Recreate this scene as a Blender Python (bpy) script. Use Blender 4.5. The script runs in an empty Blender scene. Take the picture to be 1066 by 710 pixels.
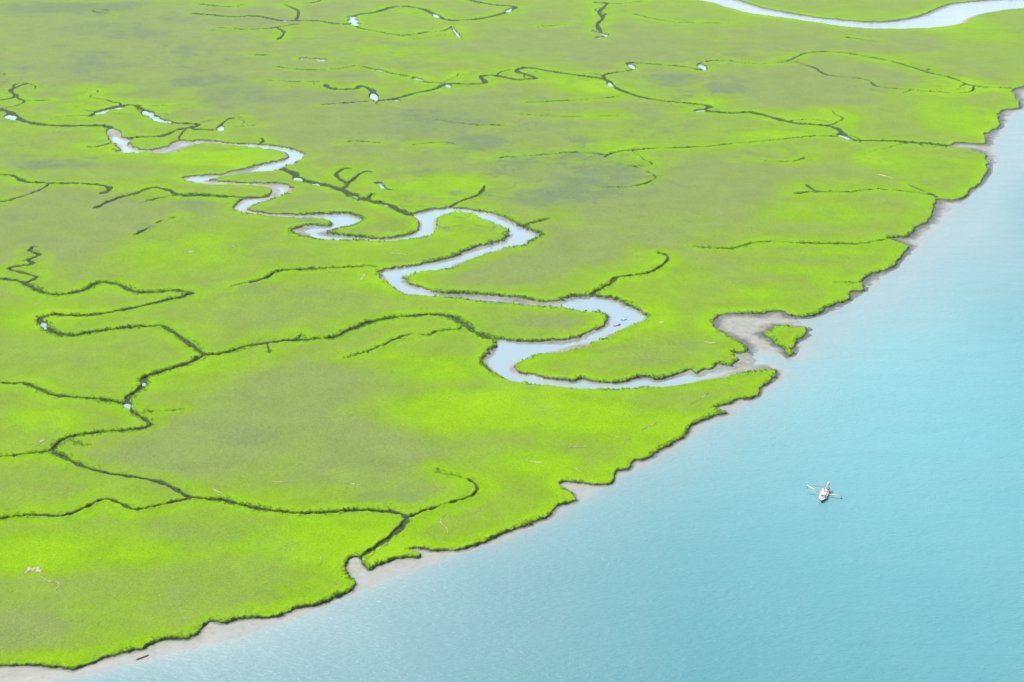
import bpy, bmesh, math, random
import numpy as np
from mathutils import Vector, Matrix

QUAL = 1.0                      # grid density multiplier
rng = np.random.default_rng(11)
random.seed(5)
scn = bpy.context.scene
COL = scn.collection

# ------------------------------------------------------------------ camera
PW, PH = 1066.0, 710.0
FPX = 1640.0
H = 450.0
PITCH = math.radians(21.0)
cam_d = bpy.data.cameras.new("camera")
cam_d.sensor_width = 36.0
cam_d.lens = 36.0 * FPX / PW
cam_d.clip_start = 1.0
cam_d.clip_end = 120000.0
cam = bpy.data.objects.new("camera", cam_d)
COL.objects.link(cam)
cam.location = (0, 0, H)
cam.rotation_euler = (math.pi / 2 - PITCH, 0, 0)
scn.camera = cam

cP, sP = math.cos(PITCH), math.sin(PITCH)


def ground(px, py, z=0.0):
    """point of the plane at height z seen at pixel (px, py) of the photograph"""
    a = (px - PW / 2) / FPX
    b = -(py - PH / 2) / FPX
    d = np.array([a, cP + b * sP, -sP + b * cP])
    t = (z - H) / d[2]
    return d[0] * t, d[1] * t


def y_of_v(v):
    dep = PITCH + math.atan((v - PH / 2) / FPX)
    return H / math.tan(dep)


# ------------------------------------------------------------------ noise
def _hash(ix, iy, seed):
    h = (ix * 374761393 + iy * 668265263 + seed * 974634777) & 0xFFFFFFFF
    h = ((h ^ (h >> 13)) * 1274126177) & 0xFFFFFFFF
    return ((h ^ (h >> 16)) & 0xFFFF).astype(np.float32) / 65535.0


def vnoise(x, y, seed):
    fx = np.floor(x); fy = np.floor(y)
    ix = fx.astype(np.int64); iy = fy.astype(np.int64)
    tx = (x - fx).astype(np.float32); ty = (y - fy).astype(np.float32)
    tx = tx * tx * (3 - 2 * tx); ty = ty * ty * (3 - 2 * ty)
    a = _hash(ix, iy, seed); b = _hash(ix + 1, iy, seed)
    c = _hash(ix, iy + 1, seed); d = _hash(ix + 1, iy + 1, seed)
    return (a + (b - a) * tx) * (1 - ty) + (c + (d - c) * tx) * ty


def fbm(x, y, wl, seed, octs=3, gain=0.5):
    """-1..1 noise, largest wavelength wl metres"""
    s = 0; amp = 1.0; tot = 0
    for k in range(octs):
        f = 2.03 ** k / wl
        ca, sa = math.cos(0.7 * k + 0.3), math.sin(0.7 * k + 0.3)
        s = s + amp * (vnoise((x * ca - y * sa) * f + 17.3 * k, (x * sa + y * ca) * f - 9.1 * k, seed + k) * 2 - 1)
        tot += amp; amp *= gain
    return s / tot * 1.6


def sstep(a, b, x):
    t = np.clip((x - a) / (b - a), 0, 1)
    return t * t * (3 - 2 * t)


# ------------------------------------------------------------------ traced outlines (pixels of the photograph)
SHORE = [(-160,705),(-90,697),(-40,692),(0,690),(28,688),(51,689),(66,693),(75,694.5),(84.5,690),(98.6,685),(113,682),(127,677),(146,673),
(153.5,668),(169,662),(191.5,661),(203,656.5),(211,650),(218,645),(228,648),(245,645),(262,639),(282,638),(291,637),(308,629),(331,626),
(347.6,619.5),(364.5,614),(369.6,605),(364,598),(360,591),(362,581.5),(373,577),(377,584),(384,590),(392,587),(401,583),(421,578.6),(433.5,577.5),
(436,576),(428,570.5),(428,568.7),(438,568),(454.6,570),(477,568.7),(494,564.5),(511,559.5),(525,553),(539,548),(556,540.6),(571,535),
(577,526.5),(588,521),(599,518.6),(598,511),(591,507),(581,501.5),(591,499),(608,501),(630,501.7),(638,497),(640,488.5),(653,485.6),
(661,477),(672.5,476),(692,464.5),(712,453),(720,440.6),(734,434),(753,429),(757,427),(747,422.5),(761.4,416.3),(768,412),(778,412),
(786,408.7),(787.6,403.7),(793.5,399.4),(805,393.5),(808.7,389.3),(807,384),(798,376),(786,371),(780,365.6),(776.6,357),(761.4,349.6),(753,345.4),
(746,340.3),(742.8,334.4),(746,328.5),(754.6,325),(769.9,324.2),(791.8,325),(803.7,322.5),(815.5,322),(824,325),(833.3,327),(843,326),(855,322.6),
(867.4,316.4),(882.9,310),(886,303),(897,299.3),(896,293),(907.6,283),(916,281),(929,276),(938,267),(944.8,258),(941.7,252.8),(930,249),(921,246.6),
(932,245.3),(944.6,244),(953,236),(957,232.5),(964,229),(969.5,214),(973,206),(980,205),(997.6,206.4),(1012.4,194.6),(1024,181),(1030,169.5),
(1027,160.6),(1012.4,154.7),(991.7,152.4),(988,150.6),(1000.6,147.8),(1020,148.6),(1027,147),(1027,140),(1039,129.5),(1040.5,115),(1056.8,111.5),
(1061,103),(1053.8,93.5),(1062.7,90),(1078,84),(1090,74),(1101,70),(1125,52),(1160,27),(1200,3),(1290,-40)]
SHORE_CLOSE = [(1700,-130),(2900,-150),(2900,1300),(-800,1300),(-500,760)]

WATERLINE = [(-120,748),(-40,727),(30,715),(70,707),(127,693),(170,683),(214,672),(255,660),(280,650),(322,637),(359,619.5),(373,614.5),(393,607),
(421,595.5),(449,585.6),(474,576.5),(497,570),(520,562),(545,551),(565,543.5),(580,534),(592,526),(604,520),(619,511),(633,504),(645,494.5),
(660,487),(680,477.5),(700,465),(718,453),(738,439),(758,432),(775,418),(793,407),(810,395),(814,389),(810,383),(796,379),(783,374),(779.4,367.5),
(787,367.7),(801,368),(813.6,369.6),(821,374.6),(830,369.6),(835,360.7),(839.5,352),(842,344),(838,338),(832,331.5),(845,330.5),(858,327),(873.5,320.5),
(890,311),(898,305),(923,284.5),(948,263),(963,247),(985,224),(999,210.5),(1018,195),(1036,168),(1034.6,155.5),(1045,131),(1063,107),(1078,93),
(1098,75),(1128,54),(1165,28),(1210,2),(1300,-36)]
WATERLINE_CLOSE = [(1400,-80),(900,-120),(-400,-120),(-900,200),(-900,900)]

CREEK_S = [(840,384),(820,383.5),(807,384),(792,384),(778,386.8),(768,388.4),(754.6,392.7),(741,394.4),(724,397.7),(707,400.3),(690,402),(677,402),(660.5,403),
(640,404.4),(618,404.4),(598,404),(576,401),(556,399),(539,396.8),(525,394),(513.5,388),(508.5,384),(502,378),(501,372),(505,368),(508.5,364.6),
(515,358),(513.5,354.5),(517,350.5),(534,353),(547,353.7),(567.6,353),(588,351),(601,348.6),(611.5,345),(617,342),(625,339),(630,334),
(631.5,330),(630.5,327),(625,324.3),(608,323),(594.6,321.4),(574,319),(556,318),(539,316.4),(523.7,314.6),(508,313.6),(484.6,310.7),(457.6,308),
(444,307.3),(420.4,304.8),(408.6,299),(398.5,292),(394,287),(392,282.5),(400,278.5),(412,277),(432,274),(454,270),(464,267.6),(474.5,264),
(484.6,259),(498,255),(511.7,251.5),(523.5,248),(527.7,243),(525,238),(515,232),(506.6,228.7),(495,223.7),(484.6,220.8),(469.5,220.5),
(464.4,222.8),(457.6,226),(455,234),(456,239.7),(446,244.8),(434,247.3),(418,248.9),(401.4,250.4),(384.5,250),(364,249.2),(342,249),(330.4,247.8),
(317,245.6),(306.8,242.5),(301.5,239.4),(306,236.5),(322,232.6),(340.6,233.8),(345,231.5),(342,228.9),(332,226.8),(312,226),(288,224.6),
(264.5,223),(254.4,221),(244,218),(241,215),(243.4,212),(247.6,208.5),(254,205.5),(274.6,203.6),(280.6,200),(281.5,196.6),(278,195),
(264.5,193),(239,192),(217,191.5),(197,188),(190,184.8),(192.7,183),(205,181.4),(219,180.6),(230.7,180),(242.5,176.3),(256,174.4),
(268,170.4),(281.4,168),(296,164.5),(297.5,160.3),(293,157.2),(281.4,155.4),(264.5,153),(244,151),(227,149.5),(214,148.6),(205,149.5),
(198.6,151),(188,155),(171,158.8),(157.6,159),(140.7,159),(123.8,157.5),(120.4,152.4),(112.8,144),(111,139.7),(109.5,136),(112,132.5)]
CREEK_N = [(840,370),(810,367),(793,366.6),(780,365.6),(769.9,365.5),(762,366),(766.5,373.2),(759.7,378.3),(747,376),(741,381.7),(731,382.5),(725,386.8),(719,382.5),
(707,386.8),(693.8,391),(682,393.6),(673.5,390.6),(659,392.4),(647,395.8),(630,395.8),(618,395),(604.8,392),(596,395),(577.7,392.4),(562.5,390),
(555.8,386.9),(544,386.5),(536.5,383),(537,379),(547,373.8),(559,368.4),(574.3,367),(594.6,364.5),(611.5,358.6),(626.7,352.7),(638.6,346.8),
(652,340.8),(662,335.8),(670.7,332.4),(674,328),(669,324),(662,319.7),(652,314.6),(642,310.8),(628.4,308),(617,305.5),(608,307),(594.6,307.4),
(581,310.4),(567.6,312),(554,310.4),(537,308),(520,306.2),(500,304.8),(474.5,304),(454,302),(445.8,299),(428.9,294.6),(423.5,289.6),
(425.5,285.3),(449,281),(469.4,278.2),(489.7,269.3),(511.7,261.7),(532,256.6),(547,254),(552,250.7),(562,245.6),(563,242),(552,238),
(538.7,232),(528.6,227),(515,221),(500,217.9),(484.6,215.6),(469.4,214.6),(461,215),(445.8,217),(430,221),(427,223.5),(431,226),(435,230),(435,236),
(428.4,241.5),(418,244.3),(401.4,246.4),(384.5,246),(367.6,244.5),(350.7,242.8),(339,241.3),(345.6,238.6),(359,235.7),(374,230),(377.7,227.4),
(374,224.2),(360.8,220.7),(349,220.8),(323.6,221.6),(298,221.6),(274.6,220),(262,217.4),(259.4,215.6),(264.5,212.7),(278,208.4),(290,204.2),(301.7,200),(306,195.8),
(303.3,192.4),(295,190.4),(284.8,189.3),(266,188.8),(247.6,188.5),(235.8,187),(218.5,186.6),(222,185.5),(234,183),(247.6,180.2),(261,178.7),
(281.4,177.5),(291.5,175.5),(298.3,173),(311.8,166.2),(319,161),(315,157.7),(308.5,154.4),(298,151.8),(284.8,150),(269.6,149),(256,148),
(239,147),(222,146),(208,144.6),(191.4,145.4),(182,145.8),(176,149),(167.7,153.2),(154,155),(145.8,154),(136.5,149),(135.6,144),
(128,141.4),(126.3,136.3),(117,131.5)]

FAR_N = [(640,-14),(700,-10),(745,-6),(771.6,0),(794,7),(822,12.7),(850.5,17),(878.7,20),(907,22),(935,20.3),(957.5,15.5),(974.5,8.5),(991,3),(1019,0),(1050,-2),(1110,-4),(1210,-6),(1340,-8)]
FAR_S = [(640,-9),(690,-5),(734,1),(754,6.5),(779,13),(822,19),(873,26.5),(907,29.3),(940,29.6),(963,29),(991.4,26.5),(1008,22.5),(1016.7,16.3),(1036.4,11.3),(1064.6,8),(1115,5),(1210,3),(1340,2)]

ISLET = [(793,345.5),(798,343.8),(802,341.5),(806,338.9),(813.6,338),(826,339.4),(836.5,339.8),(839,343),(831.4,350.6),(830,353.7),
(824.5,360),(825,365.5),(821,368.3),(818,365.5),(816,360.7),(808.6,357),(804.8,353),(799.7,349)]

# tributaries: (width class, deep?, points)
TRIBS = [
(1.5, 0, [(366,590),(372,581),(387,571),(406,558),(419,546),(424,539)]),
(1.25, 0, [(424,539),(417,533.5),(395,531),(375,530),(350,531.5),(320,533.3),(298.6,532),(267.6,528),(231,519.5),(197,516),(180,506.5),(157.7,498.5),(118,492.5),(93,487),(73,478.3),(53.5,468.5)]),
(1.05, 0, [(53.5,468.5),(60.6,460.3),(73,454),(95.8,449.7),(126.8,447.3),(149,444.6),(156,441.5),(149,434.5),(138,427.5),(131.5,418)]),
(1.25, 0, [(131.5,418),(135,410.6),(148,402),(150.7,392),(169,385.5),(197,377),(212.7,369),(231,367),(259,359),(281.7,355.5),(302,353.5),(344.5,350.6),(364,342.5),(387,334),(412,329.5),(440,327),(463,327.5),(477,332.5),(494,344),(513.5,353)]),
(1.1, 0, [(197,518),(180,521.5),(143.7,529.2),(129.6,524.8),(115.5,519),(101.4,520.8),(87.3,527.8),(64.8,535.4),(33.8,535),(0,538.5),(-60,545),(-200,548)]),
(.8, 0, [(53.5,468.5),(25,471.5),(0,474),(-60,472),(-200,480)]),
(1.1, 0, [(130,419),(110,415.6),(84.5,412.7),(56.3,410),(36.6,402.5),(25,398),(0,398),(-60,396),(-200,392)]),
(1.1, 0, [(212.7,368),(194.4,355),(171.8,339.5),(157.7,338.5),(112.7,342.3),(76,348.2),(56.3,345),(43.7,336.3),(42.3,330),(56.3,327),(90,327.3),(132.4,321),(169,312.7),(194.4,307),(198.6,304),(180,301.3),(163.4,302.8),(140.8,303.2),(124,295.5),(104,293),(87.3,301.3),(62,305.6),(42.3,302.7),(26.8,294.3),(14,290.6),(0,289.5),(-60,286),(-200,283)]),
(.85, 0, [(26.8,293),(38,287),(8.5,278.8),(33.8,274.4),(29.6,270),(40.8,264.5),(31,260.3),(35,255.5)]),
(1.05, 0, [(268,204.3),(251,204.3),(213.8,202.8),(186.3,202.2),(178,198.2),(164.4,194.6),(154,195.7),(140.7,200.8),(127,204.2),(115.4,208.2),(98.5,216)]),
(.9, 0, [(-60,178),(0,181.4),(14,182.3),(25.4,188),(50.7,190),(84.5,190.2),(110,192.9),(114,197),(104,201)]),
(.5, 0, [(50.7,191),(44,196),(25,203),(0,210),(-30,214)]),
(1.0, 0, [(136,144),(137.3,142.6),(162.7,141.4),(171,140.4),(184.6,134.6),(199.8,131.8),(206.6,129.4),(194.8,128),(181.3,127.5),(172,125),(166,123.7),(159,119.6),(149,113.5),(144,111),(139,108.8),(123.8,110),(112,112.7),(101.8,117),(93.4,120.6)]),
(.8, 0, [(199.8,131.6),(203,133.8),(218.4,134.6),(227,135)]),
(.45, 0, [(230.3,129.6),(233.6,126.2),(240,122.5),(252,121.5)]),
(.4, 0, [(232,130.8),(250.5,130.8),(269,129)]),
(1.2, 0, [(116,133),(108.5,130.4),(84.5,130.3),(50.7,129.8),(25.4,125.6),(14,119),(0,113),(-60,104)]),
(.7, 0, [(0,104),(17,99.4),(11.3,93),(29.6,86)]),
(.5, 0, [(17,99.4),(25,104),(50.7,103.7)]),
(.9, 0, [(470,-6),(491,0),(513.5,4.4),(536,6.6),(525,13),(499.4,19),(468.5,20.5),(454.4,15.7),(440,8.8),(417.7,6),(403.7,8.2),(392.4,12),(372.7,14.8),(367,19),(370,24.5),(350,24),(330.4,21.2),(310.7,21),(294,21),(274,17.4),(260,16),(242,17),(217,14.8),(200,13.5)]),
(.55, 0, [(370,25),(374,28.5),(395,32.6),(423.4,36.6),(443,33),(463,31),(471,26.8)]),
(.55, 0, [(310.7,24),(288,28),(260,30),(225,28)]),
(.5, 0, [(288,28),(296,33.5),(289,41)]),
(.5, 0, [(296.6,4.2),(310.7,11.3),(308,21)]),
(.5, 0, [(316,3),(330,1.4),(342,-6)]),
(.9, 0, [(731,114),(739,110.3),(717,106.8),(689,104.2),(661,98.8),(638,89),(630,82),(590,76.3),(556.6,70.6),(543,70.3),(539,73.8),(554,79),(556,81.4),(536,82),(513.5,77.8),(501,79.3),(505,86),(485.4,87),(465.6,86.4),(454.4,91.7),(429,97.2),(412,102),(392.4,103.5),(388,93.6),(375.5,89),(368.5,92.2),(344.5,91.7),(339,87.3)]),
(.5, 0, [(390,104.3),(381,105),(358.6,106.7),(333,108.8)]),
(.45, 0, [(465,86),(443,84.5),(434.6,80.3),(412,76.6),(395,72.7),(372.7,67.6)]),
(1.1, 0, [(731,114),(745,116),(766,117.2),(783,116.6),(808,122.7),(828,127.6),(859,130),(873,134),(879,140),(890,145.4),(923.7,146),(957.5,148.2),(991,151)]),
(.6, 0, [(630,81),(630,76.8),(655,72.9),(660,69.5),(653.8,65),(683.4,66.3),(711.5,68.8),(731,72),(728.5,65),(745,62.3)]),
(.45, 0, [(745,62.3),(759.4,62.7),(790.4,66.2),(818.6,63.6)]),
(.55, 0, [(819.5,63.4),(830.8,57.9),(842,54.2),(867,53.6),(901,57.9),(935,65),(963,74),(991,80.5),(1014,88.9),(1047.6,91),(1058,92)]),
(.5, 0, [(828,63.4),(847.7,70),(861.8,77.5),(901,82.2),(915,89.8),(949,92.6),(991,96),(1011,94.6),(1014,88.9)]),
(.5, 0, [(878,142),(850.5,140.8),(808,145),(759.4,149.5),(728.5,152.2),(680.6,153.7),(641,157.9),(630,163)]),
(.5, 0, [(520,163.4),(562,160.6),(599,158),(630,160)]),
(.6, 0, [(976,204),(970,202),(948,198.8),(910.7,196.2),(886,198.8),(848.8,198.8),(827,201)]),
(.6, 0, [(974,203),(969.6,201),(944.8,191.8)]),
(.5, 0, [(858,198.7),(848,197),(839.5,191.8)]),
(.45, 0, [(921.6,248),(898,252.8),(848.8,252.8),(799,250.6),(774.4,254.6),(758.9,258.2),(724.8,256)]),
(.4, 0, [(898,293),(880,293.5),(867,293)]),
(.9, 0, [(616.6,306),(617,304.5),(625,300),(635,294.4),(643.6,287.2),(662,285.8)]),
(.6, 0, [(662,285.8),(679,282),(692,273),(695.4,266.6),(684.5,262)]),
(.85, 0, [(260,292.7),(277,288.5),(291,281),(330.4,279.2)]),
(.5, 0, [(240,297),(260,292.7)]),
(.45, 0, [(330.4,279.2),(372.7,276.8),(394,277)]),
(.5, 0, [(480,340),(477,342),(457,343.4),(446,347.6),(429,346.4),(412,352),(395,360),(361,371.5)]),
(1.5, 0, [(292,174.6),(305,179.7),(311.8,185.6),(325,189),(340.6,192.4),(359,198.5),(371,204.5),(384.5,208),(401.4,212),(415,217.5),(425,222),(432,223)]),
(.75, 0, [(357.5,195.6),(362.5,190.6),(372.7,182),(379.4,178.2),(388,177.7)]),
(.75, 0, [(361.7,190.8),(351.5,183.7),(350.7,179.4),(359,174.6),(366,174.4)]),
(.6, 0, [(381,207),(388,200.6)]),
(.6, 0, [(468,215),(478,209.5),(493,204.3),(500,200.8),(505,192.7)]),
(.5, 0, [(545,235.5),(549,233),(569,227)]),
(.9, 0, [(425,537),(449,528.3),(471.5,521.2),(491,515)]),
(.55, 0, [(491,515),(497,508),(491,499.7),(474,494)]),
(.55, 0, [(278,356.5),(279.5,361),(281,366)]),
(.5, 0, [(269,150),(274,146),(272,143)]),
(.6, 0, [(620,2),(632,3),(624,12),(628,18),(622,25),(626,33)]),
(.4, 0, [(626,3),(648,3),(672,0)]),
(.5, 0, [(120,147),(100,152),(90,152)]),
(.45, 0, [(288,69),(320,72),(350,71),(372,67.6)]),(.45, 0, [(277,83),(310,84.5),(336,84)]),(.4, 0, [(454,124),(490,129),(525,129.6)]),
(.45, 0, [(542,118),(585,120.5),(644,119.7)]),(.4, 0, [(548,106),(593,104),(647,100)]),(.45, 0, [(627,194),(661,193),(683,184.5),(666,174.6),(644,169)]),
(.4, 0, [(146,211),(169,205),(186,202.5)]),(.7, 0, [(142,243),(155,236)]),(.6, 0, [(163,231),(172,228)]),(.6, 0, [(176,227),(183,225)]),(.45, 0, [(797,167.5),(825,167),(839,163)]),
(.45, 0, [(-30,54),(0,52),(8,51)]),(.45, 0, [(-20,77),(0,76.5),(6,76.6)]),(.6, 0, [(210,4),(225,5.5),(248,7)]),(.6, 0, [(100,9.6),(118,10)]),
(.5, 0, [(150,428),(165,427),(188,425.5)]),(.5, 0, [(660,14),(700,22),(760,24)]),(.4, 0, [(880,38),(920,44)]),(.4, 0, [(560,27),(590,25)]),
(.4, 0, [(430,150),(455,147.5),(475,149)]),(.4, 0, [(395,148),(372,146),(362,147)]),
(1.2, 1, [(309,184),(313,187)]),(1.0, 1, [(326,189.8),(333,191)]),(1.0, 1, [(366,202.5),(373,205.5)]),(.9, 1, [(398,211.5),(405,213.5)]),
# pools: wider reaches that hold water
(1.5, 1, [(104,116.4),(110,114),(123,111.6),(129,111)]),
(1.6, 1, [(150,114.5),(158,119.5),(163,122.5),(169,125),(176,126)]),
(1.6, 1, [(8,119),(14,124)]),
(1.5, 1, [(229.5,135),(230,130)]),
(1.6, 1, [(131.5,418),(134,424.5)]),
(1.2, 1, [(150,396),(150,400)]),
(1.2, 1, [(43.7,334),(47,340)]),
(1.1, 1, [(194,306.5),(197,305)]),
(1.3, 1, [(366.5,17),(368,22),(371,25)]),
(.8, 1, [(471,27),(475,34),(480,39.5)]),
(1.0, 1, [(452,14),(456,17.5)]),
(1.0, 1, [(528,11),(532,8)]),
(1.3, 1, [(387.5,96),(391,103.5)]),
(1.0, 1, [(411,103),(416,104)]),
(1.0, 1, [(465,86.5),(468,90.5)]),
(1.2, 1, [(431,80),(440,83)]),
(1.0, 1, [(393,72),(399,73.5)]),
(1.2, 1, [(634,85),(637,90)]),
(1.5, 1, [(724,114.5),(734,113.5)]),
(1.2, 1, [(656,66),(660,71)]),
(1.2, 1, [(729,66),(734,71.5)]),
(1.4, 1, [(874,139.5),(886,144.8)]),
(1.5, 1, [(318,60.3),(330,61),(336,62)]),
(.9, 1, [(267,57),(276,57)]),
(1.1, 1, [(394,190),(400,195),(407,197)]),
(1.0, 1, [(309,184),(313,186.5)]),
(.9, 1, [(294,20.5),(300,21.5)]),
(.8, 1, [(618,32),(632,36),(620,39)]),
(.8, 1, [(358,175),(365,174.6)]),
(.8, 1, [(380,178.5),(387,177.8)]),
]


def catmull(pts, sub, closed=False):
    p = np.array(pts, float); n = len(p); out = []
    rngi = range(n if closed else n - 1)
    for i in rngi:
        if closed:
            p0, p1, p2, p3 = p[(i - 1) % n], p[i], p[(i + 1) % n], p[(i + 2) % n]
        else:
            p0, p1, p2, p3 = p[max(i - 1, 0)], p[i], p[i + 1], p[min(i + 2, n - 1)]
        for k in range(sub):
            t = k / sub
            out.append(0.5 * ((2 * p1) + (p2 - p0) * t + (2 * p0 - 5 * p1 + 4 * p2 - p3) * t * t + (3 * p1 - p0 - 3 * p2 + p3) * t ** 3))
    if not closed:
        out.append(p[-1])
    return np.array(out)


def to_world(pts, z):
    return np.array([ground(a, b, z) for a, b in pts])


# ------------------------------------------------------------------ terrain grid
vstep = 0.5 / QUAL
vs = list(np.arange(800, -16, -vstep))
while vs[-1] > -262:
    vs.append(vs[-1] - max(vstep, min(0.03 * abs(vs[-1] + 0) , 12) * 0.6))
vs = [v for v in vs if v > -266]
Ys = np.array([y_of_v(v) for v in vs])
NR = len(Ys)
UMAX = 0.47
NC = int(2 * UMAX / (0.00050 / QUAL))
us = np.linspace(-UMAX, UMAX, NC)
du = us[1] - us[0]
Yg = np.repeat(Ys[:, None], NC, 1)
Xg = us[None, :] * Yg
SC = np.clip(Yg / 1100.0, 0.75, 3.2).astype(np.float32)       # how coarse detail has to be this far off


def window(x0, x1, y0, y1, R):
    r0 = np.searchsorted(Ys, y0 - R); r1 = np.searchsorted(Ys, y1 + R)
    if r1 <= r0:
        return None
    ya, yb = Ys[r0], Ys[r1 - 1]
    lo = min((x0 - R) / ya, (x0 - R) / yb); hi = max((x1 + R) / ya, (x1 + R) / yb)
    c0 = int(max(0, math.floor((lo + UMAX) / du))); c1 = int(min(NC, math.ceil((hi + UMAX) / du) + 1))
    if c1 <= c0:
        return None
    return slice(r0, r1), slice(c0, c1)


def seg_dist(field, pts, R, hw=None, closed=False):
    n = len(pts)
    for i in range(n if closed else n - 1):
        a = pts[i]; b = pts[(i + 1) % n]
        w = window(min(a[0], b[0]), max(a[0], b[0]), min(a[1], b[1]), max(a[1], b[1]), R)
        if w is None:
            continue
        X = Xg[w]; Y = Yg[w]
        dx, dy = b - a
        L2 = dx * dx + dy * dy + 1e-9
        t = np.clip(((X - a[0]) * dx + (Y - a[1]) * dy) / L2, 0, 1)
        d = np.sqrt((X - a[0] - t * dx) ** 2 + (Y - a[1] - t * dy) ** 2)
        if hw is not None:
            d = d - (hw[i] + (hw[min(i + 1, n - 1)] - hw[i]) * t)
        np.minimum(field[w], d, out=field[w])


def inside(poly):
    m = np.zeros((NR, NC), bool)
    x = poly[:, 0]; y = poly[:, 1]
    x2 = np.roll(x, -1); y2 = np.roll(y, -1)
    for r in range(NR):
        Y = Ys[r]
        c = ((y <= Y) & (y2 > Y)) | ((y2 <= Y) & (y > Y))
        if not c.any():
            continue
        xs = np.sort(x[c] + (Y - y[c]) / (y2[c] - y[c]) * (x2[c] - x[c]))
        k = np.searchsorted(xs, us * Y)
        m[r] = (k % 2) == 1
    return m


ZT = 2.3
def poly_sd(open_pts, extra, sub, R, z=ZT, closed=True):
    a = catmull(open_pts, sub, closed=not extra)
    w = to_world(a, z)
    f = np.full((NR, NC), R, np.float32)
    if extra:
        seg_dist(f, w, R)
        full = np.vstack([w, to_world(extra, z)])
    else:
        seg_dist(f, w, R, closed=True)
        full = w
    ins = inside(full)
    return np.where(ins, f, -f)


d_open = poly_sd(SHORE, SHORE_CLOSE, 3, 170.0)
d_mud = poly_sd(WATERLINE, WATERLINE_CLOSE, 4, 200.0, z=0.0)        # + on the landward side of the waterline
d_creek = poly_sd(CREEK_S + CREEK_N[::-1], None, 4, 60.0)
d_far = poly_sd(FAR_N + FAR_S[::-1], None, 4, 120.0)
d_isl = poly_sd(ISLET, None, 4, 60.0)
d_trib = np.full((NR, NC), 60.0, np.float32)
d_pool = np.full((NR, NC), 60.0, np.float32)
for cls, deep, pts in TRIBS:
    a = catmull(pts, 4)
    w = to_world(a, ZT)
    hw = np.array([(0.80 + 0.12 * min(1, max(0, (p[1] - 1000) / 500))) * cls / (H / math.hypot(p[1], 0.0)) for p in w])
    hw *= 1 + 0.25 * np.sin(np.arange(len(hw)) * 1.7 + len(hw))
    hw[-1] *= 0.5
    seg_dist(d_pool if deep else d_trib, w, 60.0, hw)
# hairline side creeks: short meandering branches off the traced ones
rb = random.Random(21)
mains = [to_world(catmull(p_, 3), ZT) for c_, dp_, p_ in TRIBS if not dp_ and c_ >= .45]
spots_ = [tuple(q_) for m_ in mains for q_ in m_]
n_far = n_near = 0
while n_far < 36 or n_near < 9:
    x, y = rb.choice(spots_)
    far_ = y > 1700
    if 1250 < y < 1700: continue
    if (far_ and n_far >= 36) or (not far_ and n_near >= 9) or abs(x / y) > .36 or y < 760: continue
    if far_: n_far += 1
    else: n_near += 1
    hd = rb.uniform(0, 2 * math.pi); tot = rb.uniform(35, 150) if far_ else rb.uniform(6, 26)
    stp = 9.0 if far_ else 3.0
    pts_ = [(x, y)]; crv = 0.0
    while tot > 0:
        crv = .6 * crv + rb.gauss(0, .30); hd += crv
        x += math.cos(hd) * stp; y += math.sin(hd) * stp; tot -= stp
        pts_.append((x, y))
    a = catmull(pts_, 3)
    t_ = np.linspace(1, .35, len(a))
    seg_dist(d_trib, a, 60.0, t_ * (rb.uniform(.28, .5) if far_ else rb.uniform(.3, .55)) * np.maximum(a[:, 1], 300) / H)
d_trib = -d_trib; d_pool = -d_pool

# crinkled edges: noise whose wavelength grows with the distance, blended between fixed steps
_LV = [0.75 * 1.45 ** k for k in range(6)]
_lg = np.log(np.clip(SC[:, 0], 0.75, 3.2) / 0.75) / math.log(1.45)


def fbm_s(wl, seed, octs=3, gain=0.5, squash=1.0):
    out_ = np.zeros((NR, NC), np.float32)
    for k, sc_ in enumerate(_LV):
        w_ = np.clip(1 - np.abs(_lg - k), 0, 1)
        rows = np.nonzero(w_ > 0)[0]
        if not len(rows): continue
        sl = slice(rows[0], rows[-1] + 1)
        out_[sl] += w_[sl, None] * fbm(Xg[sl] / sc_ / squash, Yg[sl] / sc_, wl, seed + 200 * k, octs, gain)
    return out_


n_fine = fbm_s(7.0, 3, 3, 0.6)
n_mid = fbm_s(26.0, 21, 2)
n_crk = fbm_s(3.4, 31, 2, 0.6)
open_w = d_open + (2.1 * n_mid + 1.3 * n_fine + 0.6 * n_crk) * SC
rag = 0.45 + 1.6 * np.clip(fbm_s(60.0, 77, 2) + 0.35, 0, 1.2)
creek_w = d_creek + (0.9 * n_mid + (1.3 * n_fine + 1.6 * n_crk) * rag) * SC ** 0.8
far_w = d_far + (1.0 * n_mid + 1.0 * n_fine) * SC
isl_w = d_isl + 1.7 * n_fine + 0.7 * n_mid
trib_w = np.maximum(d_trib, d_pool + 1.1 * SC * n_fine) + 0.45 * SC * n_fine + 0.25 * SC * n_mid
d = np.maximum.reduce([open_w, creek_w, far_w, trib_w])
d = np.where(isl_w > -60, np.minimum(d, -isl_w), d)
on_islet = isl_w > -1.0
inl = np.maximum(-d, 0)                                            # metres inland of the nearest edge

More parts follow.
